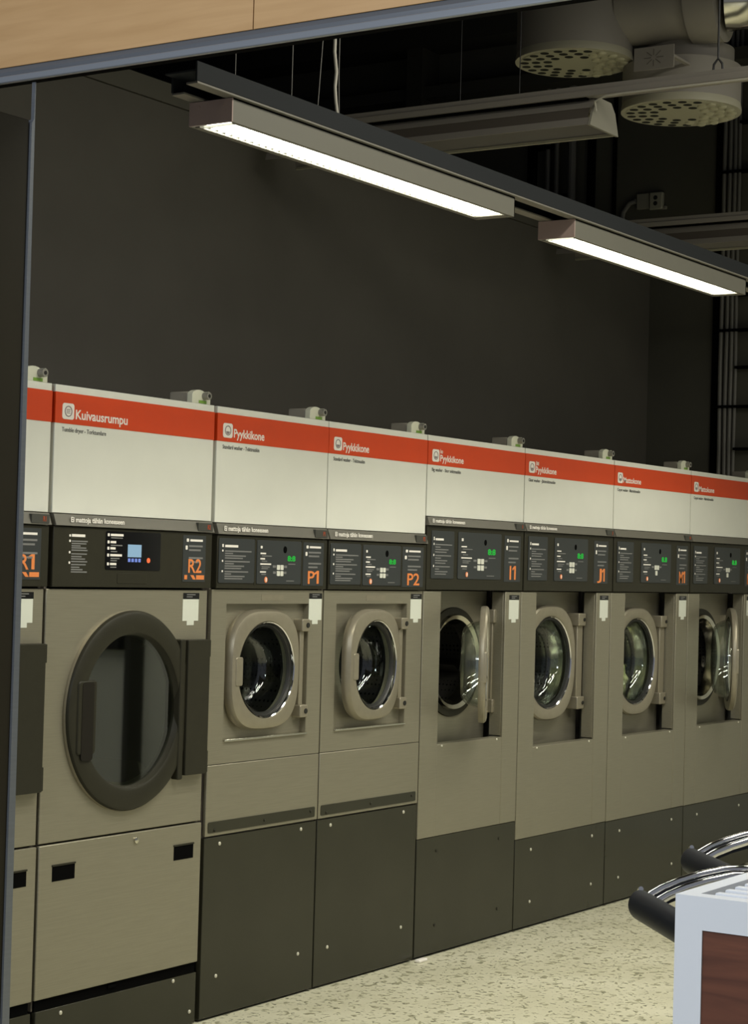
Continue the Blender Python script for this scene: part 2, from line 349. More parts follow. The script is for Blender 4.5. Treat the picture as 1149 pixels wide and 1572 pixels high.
def sticker(root, x, z, y=0.0, wd=0.080, h=0.100):
    s = G().box(x, x + wd, y - 0.0012, y, z - h, z - 0.020).box(x + wd * 0.28, x + wd * 0.72, y - 0.0012, y, z - h - 0.014, z - h).build('white_sticker', STICK, root)
    hd = G().box(x + 0.002, x + wd + 0.002, y - 0.0016, y, z - 0.020, z).build('sticker_header', BLACKG, s)
    bars(G(), x + 0.018, z - 0.007, [0.045, 0.030], y - 0.0017, 0.003, 0.007).build('sticker_small_print', LETG, s)
def screws(root, pts, y=0.0, m=SCREW, r=0.0065):
    for (x, z) in pts:
        g = G(); g.ring([(r, r, 2, y), (r, r, 2, y - 0.002), (r * 0.6, r * 0.6, 2, y - 0.004)], x, z, n=14, cap0=True, cap1=True); g.build('screw', m, root)
def shell(root, x0, x1, z0, z1, m=SIDEG, y0=0.012):
    t = 0.012
    G().box(x0, x0 + t, y0, 0.82, z0, z1).box(x1 - t, x1, y0, 0.82, z0, z1).box(x0 + t, x1 - t, y0, 0.82, z1 - t, z1).box(x0 + t, x1 - t, y0, 0.82, z0, z0 + t).box(x0 + t, x1 - t, 0.80, 0.82, z0 + t, z1 - t).build('cabinet', m, root)
def drum(root, cx, cz, r_in, r_out, y0, y1):
    g = G(); g.ring([(r_in, r_in, 2, y0), (r_out, r_out, 2, y0 + 0.04), (r_out, r_out, 2, y1 - 0.02), (r_out * 0.9, r_out * 0.9, 2, y1)], cx, cz, cap1=True)
    d = g.build('drum', DRUM, root)
    for k in range(3):
        l = G(); a = PI / 2 + 2 * PI * k / 3 + 0.4; c, q = math.cos(a), math.sin(a); w_ = 0.03
        l.loft([[(cx + c * r_out - q * w_, y, cz + q * r_out + c * w_), (cx + c * r_out + q * w_, y, cz + q * r_out - c * w_), (cx + c * r_out * 0.74, y, cz + q * r_out * 0.74)] for y in (y0 + 0.05, y1 - 0.02)])
        l.build('drum_lifter', CHROME, d)
def code_sticker(root, x0, x1, z0, z1, code, y, stub=False):
    p = G().box(x0, x1, y - 0.0015, y, z0, z1).build('price_panel', PANEL, root, 0.0008)
    wd = x1 - x0; h = z1 - z0; k = G()
    bars(k, x0 + wd * 0.30, z1 - h * 0.13, [wd * 0.55], y - 0.0015, 0.007)
    rrect(x0 + wd * 0.14, x0 + wd * 0.24, z1 - h * 0.14, z1 - h * 0.07, 0.003, y - 0.0021, y - 0.0015, k)
    rrect(x0 + wd * 0.10, x0 + wd * 0.19, z1 - h * 0.31, z1 - h * 0.22, 0.003, y - 0.0021, y - 0.0015, k)
    k.build('bright_small_print', LETW, p)
    bars(G(), x0 + wd * 0.25, z1 - h * 0.25, [wd * 0.60, wd * 0.52, None, wd * 0.62, wd * 0.45], y - 0.0015, 0.006, h * 0.085).build('grey_small_print', LETG, p)
    t = G(); nar = code[0] == 'I'; xa, xb = x0 + wd * (0.34 if nar else 0.24), x0 + wd * (0.76 if nar else 0.82); zb = z0 + h * (0.20 if stub else 0.05); H = h * 0.30
    if code[1] == '1':
        xl = xa + (xb - xa) * (0.26 if nar else 0.56); zl = zb + (0.05 * h if code[0] == 'J' else 0); yt = y - 0.002
        if nar: t.box(xa, xa + 0.013, yt, yt + 0.0008, zb, zb + H)
        else: text_into(t, code[0], xa, zl, (h * 0.42 if code[0] != 'J' else h * 0.36), yt, x1=xl, bold=0.012)
        xr = xb - wd * 0.04; bw = 0.013
        t.prism([(xr - bw, zb), (xr, zb), (xr, zb + H), (xr - bw * 0.9, zb + H), (xr - bw * 2.3, zb + H * 0.80), (xr - bw * 2.0, zb + H * 0.68), (xr - bw, zb + H * 0.80)], 'y', yt, yt + 0.0008)
    else: text_into(t, code, xa, zb, h * 0.42, y - 0.002, x1=xb, bold=0.012)
    if stub:
        t.box(x0 + wd * 0.08, x0 + wd * 0.20, y - 0.0022, y - 0.0015, z0 + 0.008, z0 + 0.022)
        t.prism([(x0 + wd * 0.34, z0 + 0.022), (x0 + wd * 0.48, z0 + 0.022), (x0 + wd * 0.58, z0 + 0.008), (x0 + wd * 0.46, z0 + 0.008)], 'y', y - 0.0022, y - 0.0015)
        t.box(x0 + wd * 0.60, x0 + wd * 0.95, y - 0.0022, y - 0.0015, z0 + 0.008, z0 + 0.022)
    t.build('code_lettering', LETO, p)
    return p
def instructions(root, x0, x1, z0, z1, y, framed=True):
    if framed: p = rrect(x0, x1, z0, z1, 0.006, y - 0.003, y).build('instruction_panel', PANEL, root, 0.001); yy = y - 0.003
    else: p = root; yy = y
    wd = x1 - x0; h = z1 - z0
    k = G(); bars(k, x0 + wd * 0.16, z1 - h * 0.20, [wd * 0.36], yy, 0.008); rrect(x0 + wd * 0.08, x0 + wd * 0.12, z1 - h * 0.20, z1 - h * 0.13, 0.002, yy - 0.0006, yy, k)
    for q in (0.30, 0.53, 0.76): rrect(x0 + wd * 0.08, x0 + wd * 0.115, z1 - h * q, z1 - h * (q - 0.045), 0.002, yy - 0.0006, yy, k)
    k.build('instruction_heading', LETW, p)
    k = G()
    for q, L in ((0.30, (0.74, 0.22, 0.58, 0.50)), (0.53, (0.70, 0.25, 0.54, 0.46)), (0.76, (0.66, 0.18, 0.56, 0.50))):
        bars(k, x0 + wd * 0.16, z1 - h * q, [wd * v for v in L], yy, 0.0045, h * 0.052)
    k.build('instruction_lines', LETG, p)
    return p
def controls(root, x0, x1, z0, z1, y, two=True):
    p = rrect(x0, x1, z0, z1, 0.006, y - 0.003, y).build('keypad_panel', PANEL, root, 0.001); yy = y - 0.003
    wd = x1 - x0; h = z1 - z0; X = lambda f: x0 + wd * f; Z = lambda f: z1 - h * f
    k = G(); rrect(X(0.07), X(0.11), Z(0.19), Z(0.13), 0.002, yy - 0.0006, yy, k)
    for q, L in ((0.32, 0.12), (0.44, 0.10), (0.56, 0.24), (0.74, 0.13)): bars(k, X(0.07), Z(q), [wd * L], yy, 0.005)
    k.build('keypad_headings', LETW, p)
    k = G()
    for q, L in ((0.37, 0.22), (0.49, 0.12), (0.62, 0.18), (0.66, 0.14), (0.79, 0.10)): bars(k, X(0.10), Z(q), [wd * L], yy, 0.0035)
    bars(k, X(0.66), Z(0.93), [wd * 0.18], yy, 0.003)
    bars(k, X(0.70), Z(0.54), [wd * 0.16], yy, 0.003)
    bars(k, X(0.35), Z(0.62), [wd * 0.07], yy, 0.008); bars(k, X(0.60), Z(0.62), [wd * 0.07], yy, 0.008)
    if two: bars(k, X(0.36), Z(0.76), [wd * 0.06], yy, 0.008); bars(k, X(0.60), Z(0.76), [wd * 0.06], yy, 0.008)
    k.build('keypad_small_print', LETG, p)
    for (a, b) in (((0.44, 0.67), (0.52, 0.67), (0.44, 0.81), (0.52, 0.81)) if two else ((0.44, 0.67), (0.52, 0.67), (0.47, 0.81))):
        rrect(X(a), X(a + 0.065), Z(b), Z(b - 0.115), 0.003, yy - 0.002, yy).build('button', BTN, p)
    t = G(); text_into(t, '8:8' if two else '8.8', X(0.68), Z(0.46), h * 0.17, yy - 0.0004, x1=X(0.86), bold=0.03); t.build('green_digits', GREEN, p)
    g = G(); g.ring([(0.008, 0.010, 2, yy), (0.008, 0.010, 2, yy - 0.002)], X(0.20), Z(0.90), n=20, cap1=True); b = g.build('start_button', ORL, p)
    G().box(X(0.20) - 0.003, X(0.20) + 0.003, yy - 0.0028, yy - 0.002, Z(0.90) - 0.006, Z(0.90) + 0.006).build('button_mark', LETW, b)
    k = G(); k.ring([(0.010, 0.012, 2, yy), (0.010, 0.012, 2, yy - 0.001)], X(0.62), Z(0.20), n=20, cap1=True); k.build('sensor_window', BLACK, p)
    return p
def bowl(cx, cz, r, y, depth, th=0.008, n=64):
    g = G(); pr = []
    K = 9
    for k in range(K + 1):
        a = PI / 2 * k / K; pr.append((max(r * 0.72 + r * 0.28 * math.cos(a), 0.001), y + depth * math.sin(a)))
    out = [(a, a, 2, yy) for a, yy in pr] + [(r * 0.35, r * 0.35, 2, y + depth * 1.03)]
    inn = [(r * 0.35, r * 0.35, 2, y + depth * 1.03 - th)] + [(a - th, a - th, 2, yy - th * 0.6) for a, yy in pr[::-1]]
    loops = []
    for (a, b, e, yy) in out + inn:
        loops.append([(cx + a * math.cos(2 * PI * k / n), yy, cz + a * math.sin(2 * PI * k / n)) for k in range(n)])
    # two closed skins: outer with a pole fan, inner with a pole fan, joined at the rim
    m_ = len(out)
    L = [[g.bm.verts.new(p) for p in lp] for lp in loops]
    for a, b in list(zip(L[:m_], L[1:m_])) + list(zip(L[m_:], L[m_ + 1:])) + [(L[-1], L[0])]:
        for i in range(n): j = (i + 1) % n; g.bm.faces.new([a[i], a[j], b[j], b[i]])
    for lp, yy in ((L[m_ - 1], y + depth * 1.04), (L[m_], y + depth * 1.04 - th)):
        c = g.bm.verts.new((cx, yy, cz))
        for i in range(n): g.bm.faces.new([lp[i], lp[(i + 1) % n], c])
    return g
def hinge_turn(hx, hy, deg):
    a = math.radians(deg); T = Matrix.Translation((hx, hy, 0))
    return T @ Matrix.Rotation(a, 4, 'Z') @ T.inverted()

# ---------------------------------------------------------------- tumble dryers
def dryer(x0, code, label):
    x1 = x0 + 0.777; R = empty('tumble_dryer', (x0 + 0.39, 0.4, 0), label, 'tumble dryer', 'tumble dryers at the left end of the row')
    X = lambda v: v - 4.385 + x0
    shell(R, x0 + 0.004, x1 - 0.004, 0.17, 1.60)
    G().box(x0 + 0.01, x1 - 0.01, 0.02, 0.8, 0, 0.17).build('plinth', DARK, R)
    k = G().box(x0 + 0.012, x1 - 0.002, 0.0, 0.02, 0.004, 0.168).build('kickplate', KICK, R, 0.002)
    screws(k, [(X(4.506), 0.149), (X(5.040), 0.158), (X(5.129), 0.045), (X(4.506), 0.045)])
    G().box(x0 + 0.01, x1 - 0.01, 0.004, 0.02, 0.169, 0.203).box(X(4.72), X(4.76), -0.001, 0.01, 0.186, 0.196).build('air_gap', BLACK, R)
    lo = G().box(x0, x1 - 0.004, -0.006, 0.012, 0.203, 0.655).build('service_door', STEEL, R, 0.003)
    for a in (4.443, 5.017):
        s = G().box(X(a), X(a + 0.1), -0.0068, -0.004, 0.545, 0.592).build('finger_slot', BLACK, lo)
        G().box(X(a) - 0.002, X(a + 0.1) + 0.002, -0.009, -0.0062, 0.5895, 0.5945).build('slot_lip', DARKP, s)
    g = G(); g.ring([(0.010, 0.010, 2, -0.006), (0.010, 0.010, 2, -0.011), (0.006, 0.006, 2, -0.013)], X(4.826), 0.630, n=20, cap1=True); g.build('lock', CHROME, lo)
    fp = G().plate(x0, x1 - 0.004, 0.660, 1.412, X(4.772), 1.037, 0.250, -0.002, 0.010); fp = fp.build('front_panel', STEEL, R, 0.0025)
    sticker(fp, X(5.030), 1.402, -0.002, 0.082, 0.090)
    # door
    cx, cz = X(4.772), 1.037
    g = G(); g.ring([(a_ * 1.015, b_ * 1.05, e_, y_) for a_, b_, e_, y_ in [(0.250, 0.250, 2, 0.012), (0.288, 0.288, 2, 0.010), (0.294, 0.294, 2, -0.002), (0.294, 0.294, 2, -0.014), (0.290, 0.290, 2, -0.021), (0.282, 0.282, 2, -0.025), (0.236, 0.236, 2, -0.026), (0.229, 0.229, 2, -0.022), (0.218, 0.218, 2, 0.010), (0.214, 0.214, 2, 0.014)]], cx, cz, n=96)
    d = g.build('door', DARKP, R)
    g = G(); g.ring([(0.2995, 0.3100, 2, 0.000), (0.3010, 0.3115, 2, -0.006), (0.2993, 0.3098, 2, -0.013)], cx, cz, n=96); g.build('chrome_trim_ring', STEEL2, d)
    g = G(); g.ring([(0.228, 0.236, 2, 0.002), (0.228, 0.236, 2, -0.004)], cx, cz, n=72, cap0=True, cap1=True); g.build('door_glass', TINT, d)
    g = rrect(cx - 0.262, cx - 0.178, cz - 0.122, cz + 0.100, 0.012, -0.030, -0.006); g.build('door_handle', DARKP, d, 0.004)
    g = rrect(cx - 0.245, cx - 0.192, cz - 0.140, cz + 0.095, 0.010, -0.0312, -0.028); g.build('handle_recess', mat('dark_brown_plastic', (0.012, 0.010, 0.007), 0.6, 0, 0.2), d)
    # arm from the ring to the hinge cover
    g = rrect(cx + 0.225, X(5.022), 0.806, 1.254, 0.006, -0.0285, 0.0); g.build('door_arm', DARKP, d, 0.003)
    g = rrect(X(5.028), X(5.142), 0.818, 1.252, 0.004, -0.034, -0.003); h = g.build('hinge_cover', DARKP, R, 0.002)
    G().box(X(5.138), X(5.156), -0.026, -0.002, 1.195, 1.250).box(X(5.138), X(5.156), -0.026, -0.002, 0.82, 0.89).build('hinge_ears', DARKP, h, 0.002)
    # inside
    g = G(); g.ring([(0.240, 0.240, 2, 0.012), (0.27, 0.27, 2, 0.06), (0.33, 0.33, 2, 0.10), (0.33, 0.33, 2, 0.60)], cx, cz, cap1=True)
    dr = g.build('drum', noisy(mat('galvanised_drum', (0.16, 0.165, 0.14), 0.4, 0.5), 5, 0.1), R)
    for k_ in range(4):
        g = G(); a = PI / 4 + PI / 2 * k_; c, q = math.cos(a), math.sin(a)
        g.loft([[(cx + c * 0.33 - q * 0.03, y, cz + q * 0.33 + c * 0.03), (cx + c * 0.33 + q * 0.03, y, cz + q * 0.33 - c * 0.03), (cx + c * 0.25, y, cz + q * 0.25)] for y in (0.10, 0.60)])
        g.build('drum_lifter', STEEL2, dr)
    # control face
    cf = G().box(x0 + 0.012, x1, -0.012, 0.015, 1.418, 1.598).build('control_face', DARKP, R, 0.002)
    header(R, x0 + 0.014, x1 + 0.003, 1.600, 1.635, code, tx=0.065)
    dp = rrect(X(4.632), X(4.895), 1.472, 1.590, 0.006, -0.0140, -0.010).build('display_panel', BLACKG, cf)
    s = G().box(X(4.735), X(4.800), -0.0148, -0.0138, 1.512, 1.551).build('screen', SCREEN, dp)
    for q in range(4): G().box(X(4.737 + q * 0.0165), X(4.737 + q * 0.0165 + 0.011), -0.0148, -0.0138, 1.497, 1.508).build('touch_key', BLUE, dp)
    g = G(); g.ring([(0.008, 0.008, 2, -0.0138), (0.008, 0.008, 2, -0.015)], X(4.836), 1.503, n=16, cap1=True); g.build('start_light', REDL, dp)
    k = G()
    for z, L in ((1.575, 0.060), (1.553, 0.026), (1.534, 0.024), (1.513, 0.055), (1.486, 0.030)): bars(k, X(4.652), z, [L], -0.014, 0.007); rrect(X(4.638), X(4.647), z - 0.001, z + 0.008, 0.002, -0.0146, -0.014, k)
    k.build('display_headings', LETW, dp)
    k = G()
    for z, L in ((1.568, 0.055), (1.545, 0.054), (1.526, 0.030), (1.505, 0.042), (1.498, 0.030), (1.478, 0.028)): bars(k, X(4.654), z, [L], -0.014, 0.0035)
    k.build('display_small_print', LETG, dp)
    k = G(); bars(k, X(4.477), 1.568, [0.060], -0.012, 0.008)
    for z in (1.568, 1.552, 1.518, 1.487): rrect(X(4.466), X(4.473), z, z + 0.007, 0.002, -0.0126, -0.012, k)
    k.build('instruction_heading', LETW, cf)
    k = G()
    for z, L in ((1.553, 0.072), (1.546, 0.066), (1.539, 0.040), (1.533, 0.066), (1.526, 0.072), (1.515, 0.070), (1.507, 0.046), (1.500, 0.062), (1.492, 0.072), (1.483, 0.066), (1.475, 0.038), (1.468, 0.052), (1.461, 0.072)): bars(k, X(4.477), z, [L], -0.012, 0.004)
    k.build('instruction_lines', LETG, cf)
    code_sticker(cf, X(5.010), X(5.128), 1.438, 1.588, code, -0.012, True)
    rrect(X(4.69), X(4.83), 1.430, 1.462, 0.004, -0.0135, -0.0115).build('filter_tab', DARKP, cf, 0.001)
    sign(R, x0 + 0.010, x1 + 0.003, 1.637, 'Kuivausrumpu', None, 'Tumble dryer - Torktumlare', 'dry', 0.040, 0.30, 0.20)
    return R
dryer(3.602, 'R1', 'steel tumble dryer cut off at the left edge, with the orange code R1')
dryer(4.387, 'R2', 'wide steel tumble dryer with big round dark door and orange code R2')

# ---------------------------------------------------------------- standard washers
def washer_p(x0, x1, code, ajar, label):
    R = empty('washing_machine', (x0 + 0.33, 0.4, 0), label, 'washing machine', 'standard washing machines')
    X = lambda v: v - 5.184 + x0
    shell(R, x0 + 0.003, x1 - 0.003, 0.598, 1.60)
    G().box(x0 + 0.006, x1 - 0.006, 0.02, 0.8, 0, 0.597).build('plinth', DARK, R)
    k = G().box(x0 + 0.001, x1 - 0.003, 0.0, 0.02, 0.008, 0.598).build('kickplate', KICK, R, 0.002)
    screws(k, [(X(5.267), 0.574), (x1 - 0.098, 0.577), (X(5.267), 0.139), (x1 - 0.096, 0.142)])
    a, b, c, d_ = X(5.265), X(5.745), 0.914, 1.367
    lo = G().box(x0, x1 - 0.004, -0.004, 0.01, 0.603, 0.836).build('lower_panel', STEEL, R, 0.003)
    v = rrect(X(5.196), x1 - 0.022, 0.614, 0.650, 0.006, -0.006, -0.003).build('vent_strip', KICK, lo)
    screws(v, [(X(5.23), 0.622), ((x0 + x1) / 2, 0.630), (x1 - 0.05, 0.636)], -0.006, DARKP, 0.005)
    g = G().box(x0, a, -0.002, 0.012, 0.838, 1.414).box(b, x1 - 0.004, -0.002, 0.012, 0.838, 1.414).box(a, b, -0.002, 0.012, 0.838, c).box(a, b, -0.002, 0.012, d_, 1.414)
    fp = g.build('front_panel', STEEL, R)
    G().plate(a - 0.004, b + 0.004, c - 0.004, d_ + 0.004, X(5.492), 1.143, 0.165, 0.022, 0.028).build('recessed_panel', STEEL, R)
    G().prism([(-0.010, c - 0.004), (0.022, c - 0.002), (0.022, c + 0.004), (-0.010, c + 0.003)], 'x', a + 0.002, b - 0.002).build('drip_ledge', CHROME, R, 0.001)
    G().box(a - 0.0005, a + 0.0015, -0.001, 0.024, c, d_).build('recess_edge', STEEL, fp)
    G().box(b - 0.0015, b + 0.0005, -0.001, 0.024, c, d_).build('recess_edge', STEEL, fp)
    G().box(X(5.46), X(5.59), -0.0028, -0.0018, 1.378, 1.398).build('embossed_plate', STEEL2, fp)
    sticker(fp, x1 - 0.090, 1.404, -0.002, 0.078, 0.095)
    # boot ring and drum behind the door
    cx, cz = X(5.490), 1.143
    drum(R, cx, cz, 0.165, 0.24, 0.04, 0.42)
    T = hinge_turn(X(5.70), 0.02, ajar) if ajar else Matrix.Identity(4)
    cx = X(5.484)
    g = G(); g.ring([(0.165, 0.165, 2, 0.026), (0.193, 0.199, 3.1, 0.024), (0.199, 0.205, 3.1, 0.010), (0.199, 0.205, 3.1, 0.000), (0.192, 0.198, 3.1, -0.014), (0.182, 0.188, 3.0, -0.018), (0.164, 0.166, 2.05, -0.018), (0.159, 0.161, 2, -0.014), (0.154, 0.156, 2, 0.004), (0.154, 0.156, 2, 0.026)], cx, cz, n=96)
    d = g.build('door', STEEL2, R, xf=T)
    rrect(cx - 0.178, cx - 0.140, cz - 0.050, cz + 0.046, 0.008, -0.0205, 0.0).build('door_handle', STEEL2, d, 0.002, xf=T)
    g = G(); g.ring([(0.155, 0.157, 2, 0.004), (0.155, 0.157, 2, -0.004), (0.148, 0.150, 2, -0.006), (0.143, 0.145, 2, 0.004)], cx, cz, n=72); g.build('door_seal', DARK, d, xf=T)
    bowl(cx, cz, 0.150, 0.004, 0.10).build('door_glass', GLASS, d, xf=T)
    g = G(); g.ring([(0.161, 0.163, 2, -0.0185), (0.158, 0.160, 2, -0.016), (0.156, 0.158, 2, -0.004)], cx, cz, n=72); g.build('chrome_bezel', CHROME2, d, xf=T)
    h = G().box(X(5.695), X(5.718), -0.004, 0.03, 0.975, 1.305).build('hinge_bar', STEEL2, R, 0.003)
    for z in (1.292, 0.992):
        p = rrect(X(5.690), X(5.736), z - 0.022, z + 0.022, 0.006, -0.016, 0.03).build('hinge_block', STEEL2, h, 0.003)
        g = G(); g.ring([(0.009, 0.009, 2, -0.016), (0.009, 0.009, 2, -0.019)], X(5.722), z, n=16, cap1=True); g.build('hinge_bolt', DARK, h)
    # controls
    cf = G().box(x0 + 0.010, x1, -0.012, 0.015, 1.418, 1.594).build('control_face', DARKP, R, 0.002)
    header(R, x0 + 0.006, x1 + 0.001, 1.597, 1.633, code)
    instructions(cf, X(5.200), X(5.398), 1.436, 1.584, -0.012)
    controls(cf, X(5.412), X(5.672), 1.434, 1.583, -0.012)
    code_sticker(cf, X(5.686), x1 - 0.022, 1.430, 1.582, code, -0.012)
    G().box(X(5.400), X(5.410), -0.0135, -0.012, 1.430, 1.586).box(X(5.674), X(5.684), -0.0135, -0.012, 1.430, 1.586).build('panel_ribs', DARKP, cf)
    sign(R, x0, x1 + 0.001, 1.635, 'Pyykkikone', None, 'Standard washer - Tvättmaskin', 'wash', 0.040, 0.215, 0.205)
    return R
washer_p(5.184, 5.834, 'P1', 0, 'standard washing machine with code P1 and its door shut')
washer_p(5.838, 6.512, 'P2', 5, 'standard washing machine with code P2 and its door slightly ajar')

# ---------------------------------------------------------------- large washers
def washer_q(x0, x1, lw, rw, zo, zk, cx, cz, r, code, openn, label, title, pre, sub, tw, sw, warn, ps, kscrews):
    R = empty('large_washing_machine', (x0 + 0.39, 0.4, 0), label, 'washing machine', 'large washing machines')
    a, b = x0 + lw, x1 - rw; wd = x1 - x0
    shell(R, x0 + 0.003, x1 - 0.003, zk, 1.66, y0=0.14)
    G().box(x0 + 0.006, x1 - 0.006, 0.02, 0.8, 0, zk).build('plinth', DARK, R)
    k = G().box(x0 + 0.001, x1 - 0.003, 0.0, 0.02, 0.010, zk - 0.002).build('kickplate', KICK, R, 0.0015)
    screws(k, kscrews[0], 0.0, SCREW if kscrews[1] else DARKP)
    # pillars are folded flanges
    g = G().box(x0, a, -0.002, 0.008, zk, 1.414).box(a - 0.006, a, 0.008, 0.060, zo, 1.414).box(x0, x0 + 0.004, 0.008, 0.14, zk, 1.414)
    g.build('left_pillar', STEEL, R, 0.002)
    g = G().box(b, x1 - 0.003, -0.002, 0.008, zk, 1.414).box(b, b + 0.006, 0.008, 0.062, zo, 1.414).box(x1 - 0.007, x1 - 0.003, 0.008, 0.14, zk, 1.414)
    p = g.build('right_pillar', STEEL, R, 0.002)
    sticker(p, b + 0.030, 1.402, -0.002, min(0.082, rw - 0.05), 0.100)
    lo = G().box(a + 0.001, b - 0.001, -0.001, 0.008, zk, zo - 0.006).box(a, b, 0.0, 0.045, zo - 0.010, zo - 0.004).build('lower_panel', STEEL, R, 0.0015)
    screws(lo, [(a + 0.035, zo - 0.012), (b - 0.045, zo - 0.012)], -0.001, SCREW, 0.005)
    G().plate(a - 0.10, b + 0.030, zo - 0.03, 1.414, cx, cz, r + 0.005, 0.105, 0.111).build('recessed_panel', STEEL, R)
    g = G(); g.ring([(r + 0.034, r + 0.038, 2.1, 0.104), (r + 0.033, r + 0.036, 2.1, 0.098), (r + 0.008, r + 0.008, 2, 0.096), (r + 0.005, r + 0.005, 2, 0.111)], cx, cz, n=72); g.build('door_surround', DARKP if openn else STEEL2, R)
    g = G(); g.ring([(r + 0.012, r + 0.012, 2, 0.096), (r + 0.006, r + 0.006, 2, 0.084), (r - 0.010, r - 0.010, 2, 0.092), (r - 0.022, r - 0.022, 2, 0.150)], cx, cz, n=72); g.build('chrome_ring', CHROME, R)
    drum(R, cx, cz, r - 0.012, r + 0.06, 0.15, 0.55)
    hx = cx + r + 0.046; T = Matrix.Translation((-0.085, -0.02, 0)) @ hinge_turn(hx + 0.02, 0.07, openn) if openn else Matrix.Identity(4)
    ro = r + 0.046
    g = G(); g.ring([(r + 0.004, r + 0.004, 2, 0.078), (ro - 0.018, ro, 2.6, 0.077), (ro - 0.014, ro + 0.002, 2.6, 0.070), (ro - 0.014, ro + 0.002, 2.6, 0.056), (ro - 0.020, ro - 0.004, 2.6, 0.049), (ro - 0.026, ro - 0.012, 2.5, 0.047), (r + 0.006, r + 0.006, 2.03, 0.048), (r, r, 2, 0.052), (r - 0.006, r - 0.006, 2, 0.066), (r - 0.004, r - 0.004, 2, 0.078)], cx, cz, n=96)
    d = g.build('door', STEEL2, R, xf=T)
    rrect(cx - r - 0.030, cx - r + 0.022, cz - 0.065, cz + 0.060, 0.008, 0.045, 0.07).build('door_handle', STEEL2, d, 0.002, xf=T)
    g = G(); g.ring([(r - 0.003, r - 0.003, 2, 0.068), (r - 0.004, r - 0.004, 2, 0.060), (r - 0.014, r - 0.014, 2, 0.060), (r - 0.018, r - 0.018, 2, 0.072)], cx, cz, n=72); g.build('door_seal', DARK, d, xf=T)
    g = G(); g.ring([(r - 0.002, r - 0.002, 2, 0.052), (r - 0.006, r - 0.006, 2, 0.056), (r - 0.005, r - 0.005, 2, 0.062)], cx, cz, n=72); g.build('chrome_bezel', CHROME2, d, xf=T)
    bowl(cx, cz, r - 0.010, 0.066, 0.085).build('door_glass', GLASS, d, xf=T)
    h = G().box(hx + 0.004, hx + 0.058, 0.052, 0.112, cz - 0.165, cz + 0.165).build('hinge_bar', STEEL2, R, 0.003)
    for z in (cz + 0.185, cz - 0.185):
        G().box(hx - 0.004, hx + 0.062, 0.040, 0.115, z - 0.028, z + 0.028).build('hinge_block', STEEL2, h, 0.004)
        g = G(); g.ring([(0.008, 0.008, 2, 0.04), (0.008, 0.008, 2, 0.036)], hx + 0.045, z, n=16, cap1=True); g.build('hinge_bolt', DARK, h)
    cf = G().box(x0 + 0.006, x1 - 0.002, -0.008, 0.015, 1.420, 1.668).build('control_face', DARKP, R, 0.002)
    header(R, x0 + 0.004, x1 - 0.001, 1.670, 1.703, code, warn, tx=0.022)
    z0, z1 = 1.464, 1.650
    instructions(cf, x0 + ps[0], x0 + ps[1], z0, z1, -0.008)
    controls(cf, x0 + ps[2], x0 + ps[3], z0, z1, -0.008, warn)
    code_sticker(cf, x0 + ps[4], x0 + ps[5], z0 - 0.008, z1 - 0.004, code, -0.008)
    sign(R, x0, x1 - 0.001, 1.705, title, pre, sub, 'wash', 0.036, tw, sw)
    return R
washer_q(6.518, 7.298, 0.130, 0.133, 0.823, 0.462, 6.925, 1.128, 0.183, 'I1', 28, 'large washing machine with code I1 and an open round door', 'Pyykkikone', 'Iso', 'Big washer - Stor tvättmaskin', 0.225, 0.22, True, (0.035, 0.205, 0.238, 0.585, 0.615, 0.752), ([(6.664, 0.405), (7.161, 0.403), (6.664, 0.117), (7.160, 0.116)], False))
washer_q(7.302, 8.145, 0.133, 0.142, 0.766, 0.382, 7.675, 1.108, 0.202, 'J1', 0, 'large washing machine with code J1 and its door shut, drum empty', 'Pyykkikone', 'Jätti', 'Giant washer - Jättetvättmaskin', 0.235, 0.24, True, (0.035, 0.205, 0.270, 0.585, 0.650, 0.790), ([(7.440, 0.329), (8.013, 0.330), (7.440, 0.110), (8.012, 0.116)], True))
washer_q(8.149, 9.000, 0.147, 0.137, 0.761, 0.380, 8.545, 1.092, 0.204, 'M1', 0, 'large washing machine with code M1, laundry showing behind the shut door', 'Mattokone', None, 'Carpet washer - Mattvättmaskin', 0.235, 0.24, False, (0.035, 0.205, 0.290, 0.620, 0.690, 0.820), ([(8.292, 0.326), (8.864, 0.325), (8.290, 0.113), (8.876, 0.111)], True))
washer_q(9.004, 9.855, 0.135, 0.140, 0.765, 0.378, 9.400, 1.090, 0.208, 'M2', 28, 'large washing machine at the right edge with its round door open', 'Mattokone', None, 'Carpet washer - Mattvättmaskin', 0.235, 0.24, False, (0.035, 0.205, 0.290, 0.620, 0.690, 0.820), ([(9.166, 0.323), (9.70, 0.322), (9.166, 0.112), (9.70, 0.112)], True))
# laundry in M1
g = G(); bmesh.ops.create_icosphere(g.bm, subdivisions=4, radius=1.0)
for v in g.bm.verts:
    n = v.co.normalized(); k = 1 + 0.10 * math.sin(7 * n.x + 3 * n.z) + 0.08 * math.sin(11 * n.z + 5 * n.y) + 0.06 * math.sin(17 * n.x - 9 * n.y)
    v.co = Vector((8.685 + n.x * 0.095 * k, 0.245 + n.y * 0.06 * k, 1.00 + n.z * 0.10 * k))
tag(g.build('laundry_heap', CLOTH), 'pale green laundry heap inside the drum of washer M1', 'laundry')

